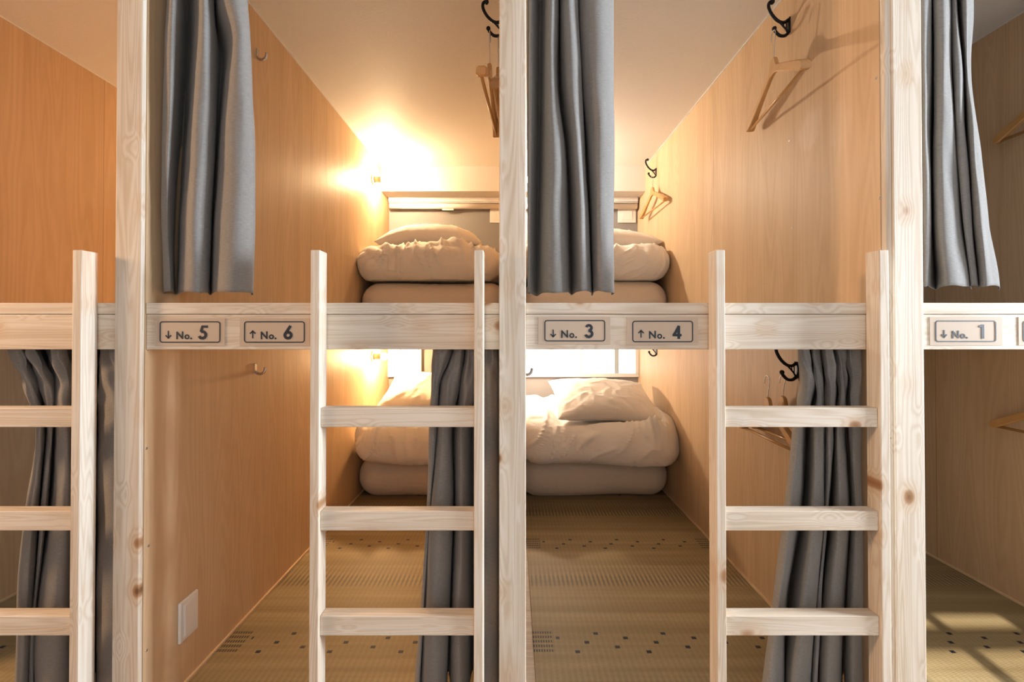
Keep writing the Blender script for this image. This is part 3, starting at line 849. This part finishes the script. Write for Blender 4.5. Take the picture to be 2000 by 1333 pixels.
# ------------------------------------------------------------------ hooks, hangers, switch
def iron_hook(X, Y, z, sgn, label):
    """cast double coat hook; sgn points from the wall into the bunk; origin at the back plate"""
    r = empty('coat_hook', (X, Y, z), label, 'hook', 'black double coat hooks')
    bm = bmesh.new(); add_box(bm, min(0, sgn*0.004), max(0, sgn*0.004), -0.010, 0.010, -0.030, 0.026, 0.0015)
    mesh_obj('back_plate', bm, M['iron'], r)
    s = sgn
    P = catmull([(s*0.003, 0, 0.020), (s*0.018, 0, 0.011), (s*0.038, 0, 0.016), (s*0.058, 0, 0.036), (s*0.071, 0, 0.062), (s*0.070, 0, 0.080), (s*0.060, 0, 0.086)], 6)
    bm = bmesh.new(); sweep(bm, P, [0.0050]*len(P), seg=10, flat=1.1, side=(0, 1, 0))
    bmesh.ops.create_uvsphere(bm, u_segments=14, v_segments=10, radius=0.0085, matrix=Matrix.Translation((s*0.059, 0, 0.084)))
    mesh_obj('upper_prong', bm, M['iron'], r, smooth=True)
    P = catmull([(s*0.003, 0, -0.026), (s*0.014, 0, -0.036), (s*0.032, 0, -0.036), (s*0.046, 0, -0.024), (s*0.052, 0, -0.014)], 6)
    bm = bmesh.new(); sweep(bm, P, [0.0050]*len(P), seg=10, flat=1.1, side=(0, 1, 0))
    bmesh.ops.create_uvsphere(bm, u_segments=14, v_segments=10, radius=0.0080, matrix=Matrix.Translation((s*0.052, 0, -0.011)))
    mesh_obj('lower_prong', bm, M['iron'], r, smooth=True)
    # fretwork web between the prongs
    bm = bmesh.new()
    sweep(bm, [(s*0.004, 0, -0.026), (s*0.012, 0, -0.012), (s*0.026, 0, 0.004), (s*0.040, 0, 0.018)], 0.0030, seg=8)
    for k in range(3):
        xk = s*(0.010+0.008*k)
        sweep(bm, [(xk, 0, -0.014+0.011*k), (xk, 0, 0.013)], 0.0017, seg=6)
    mesh_obj('fretwork', bm, M['iron'], r, smooth=True)
    return r

def hanger(e0, e1, zbar, zapex, hook_at, label, simple=False):
    """wooden hanger whose bar ends stand at plan points e0 (far) and e1 (near)"""
    e0 = Vector((e0[0], e0[1], 0)); e1 = Vector((e1[0], e1[1], 0))
    c = (e0+e1)/2; d = (e1-e0); L = d.length; ang = math.atan2(d.y, d.x)
    r = empty('coat_hanger', (c.x, c.y, zbar), label, 'hanger', 'wooden coat hangers on the hooks', rot=(0, 0, ang))
    h = L/2; H = zapex-zbar
    # shoulder board: top and bottom outline sampled along its length
    tp = [(0.05, 1.0), (0.13, 0.80), (0.30, 0.68), (0.60, 0.47), (0.90, 0.25), (0.98, 0.17), (1.0, 0.12)]
    bt = [(0.05, 0.66), (0.13, 0.62), (0.30, 0.50), (0.60, 0.27), (0.90, 0.03), (0.98, 0.0), (1.0, 0.0)]
    top = catmull([(-h*a, H*b) for a, b in reversed(tp)]+[(h*a, H*b) for a, b in tp], 5)
    bot = catmull([(-h*a, H*b) for a, b in reversed(bt)]+[(h*a, H*b) for a, b in bt], 5)
    bm = bmesh.new(); rings = []
    for t, b in zip(top, bot):
        f = abs(t[0])/h; th = 0.0065+0.0085*f**3
        yo = -0.018*f*f*0
        zc0, zc1 = b[1], t[1]; m = 0.003
        sec = [(-th, zc0+m), (-th*0.7, zc0), (th*0.7, zc0), (th, zc0+m), (th, zc1-m), (th*0.6, zc1), (-th*0.6, zc1), (-th, zc1-m)]
        rings.append([bm.verts.new((t[0]*(1-0.0), yo+q[0], q[1])) for q in sec])
    for i in range(len(rings)-1):
        for k in range(8):
            bm.faces.new((rings[i][k], rings[i+1][k], rings[i+1][(k+1) % 8], rings[i][(k+1) % 8]))
    bm.faces.new(rings[0]); bm.faces.new(list(reversed(rings[-1])))
    bmesh.ops.recalc_face_normals(bm, faces=bm.faces)
    mesh_obj('shoulder', bm, M['hanger'], r, smooth=False)
    bm = bmesh.new(); sweep(bm, [(-h*0.955, 0, 0.006), (h*0.955, 0, 0.006)], 0.0052, seg=14)
    mesh_obj('trouser_bar', bm, M['hanger'], r, smooth=True)
    # wire hook: rises from the apex and closes over the prong
    lz = hook_at-zbar
    R = 0.016
    P = [(0, 0, H-0.004), (0.001, 0, H+0.02), (0.010, 0, lz-R*1.3)]
    P += [(-0.004+R*math.cos(math.radians(a))*0.95, 0, lz-R+R*math.sin(math.radians(a))) for a in range(0, 181, 20)]
    P += [(-0.021, 0, lz-R*1.8)]
    bm = bmesh.new(); sweep(bm, catmull(P, 3), 0.0016, seg=8, side=(0, 1, 0))
    mesh_obj('wire_hook', bm, M['steel'], r, smooth=True)
    return r

XR = BAY['C'][1]; XMl = BAY['B'][1]
iron_hook(XR, 1.486, EZ+1.075, -1, 'black double coat hook at the upper right, holding the hanger with the long shadow')
hanger((0.945, 1.675), (0.882, 1.262), EZ+0.785, EZ+0.945, EZ+1.046, 'wooden coat hanger casting a long shadow on the right wall of upper bunk 4')
iron_hook(XR, 2.867, EZ+1.070, -1, 'far black coat hook in upper bunk 4, near the back window wall')
hanger((0.925, 3.03), (0.945, 2.60), EZ+0.79, EZ+0.945, EZ+1.042, 'small looking far wooden coat hanger near the back of upper bunk 4')
iron_hook(XMl, 1.486, EZ+1.075, -1, 'black double coat hook sticking out left of the middle post near the top')
hanger((-0.064, 1.68), (-0.096, 1.262), EZ+0.765, EZ+0.925, EZ+1.046, 'outer of the two wooden hangers left of the middle post')
hanger((-0.046, 1.65), (-0.056, 1.33), EZ+0.765, EZ+0.925, EZ+1.040, 'inner of the two wooden hangers left of the middle post')
iron_hook(XR, 1.454, EZ-0.138, -1, 'black double coat hook beside the lower curtain in bunk 3')
hanger((0.925, 1.700), (0.907, 1.335), EZ-0.400, EZ-0.248, EZ-0.168, 'wooden hanger behind the top rung of the right ladder, the one nearer the bunk')
hanger((0.957, 1.670), (0.955, 1.320), EZ-0.392, EZ-0.240, EZ-0.166, 'wooden hanger behind the top rung of the right ladder, the one nearer the wall')
iron_hook(XR, 2.867, EZ-0.145, -1, 'far black coat hook in lower bunk 3, just under the beam beside the window')
iron_hook(BAY['D'][1], 1.486, EZ+1.075, -1, 'coat hook of upper bunk 2 outside the right edge, holding the dim hanger')
hanger((1.885, 1.640), (1.872, 1.225), EZ+0.720, EZ+0.88, EZ+1.046, 'dim wooden hanger at the right edge, above the sign No. 1')
iron_hook(BAY['D'][1], 1.454, EZ-0.138, -1, 'coat hook of lower bunk 1 outside the right edge, holding the dark hanger')
hanger((1.885, 1.660), (1.872, 1.245), EZ-0.385, EZ-0.235, EZ-0.168, 'dark wooden hanger at the right edge, below the sign No. 1')

def small_hook(X, Y, z, label):
    r = empty('small_hook', (X, Y, z), label, 'hook', 'small metal J hooks')
    bm = bmesh.new(); add_box(bm, 0, 0.003, -0.006, 0.006, -0.006, 0.026, 0.0012); mesh_obj('plate', bm, M['steel'], r)
    P = catmull([(0.002, 0, -0.004), (0.008, 0, -0.012), (0.022, 0, -0.014), (0.034, 0, -0.005), (0.037, 0, 0.010)], 6)
    bm = bmesh.new(); sweep(bm, P, 0.0036, seg=10, flat=1.4, side=(0, 1, 0)); mesh_obj('prong', bm, M['steel'], r, smooth=True)
small_hook(BAY['B'][0], 1.590, EZ-0.155, 'small shiny metal hook on the left wall of lower bunk 5')
small_hook(BAY['B'][0], 1.590, EZ+1.035, 'small shiny metal hook beside the upper left curtain')
small_hook(BAY['C'][0], 1.560, EZ-0.155, 'small metal hook just right of the middle post, under the beam')

r = empty('light_switch', (BAY['B'][0], 1.262, EZ-0.853), 'white wall switch plate low on the left wall of bunk 5', 'switch')
bm = bmesh.new(); add_box(bm, 0, 0.0085, -0.036, 0.036, -0.059, 0.059, 0.0035, 3); mesh_obj('plate', bm, M['plastic'], r, smooth=False)
bm = bmesh.new(); add_box(bm, 0.0080, 0.0100, -0.0235, 0.0235, -0.047, 0.047, 0.001); fr_ = mesh_obj('frame', bm, M['white'], r)
bm = bmesh.new(); add_box(bm, 0.0095, 0.0125, -0.021, 0.021, -0.0445, 0.0445, 0.001); mesh_obj('rocker', bm, M['plastic'], fr_)
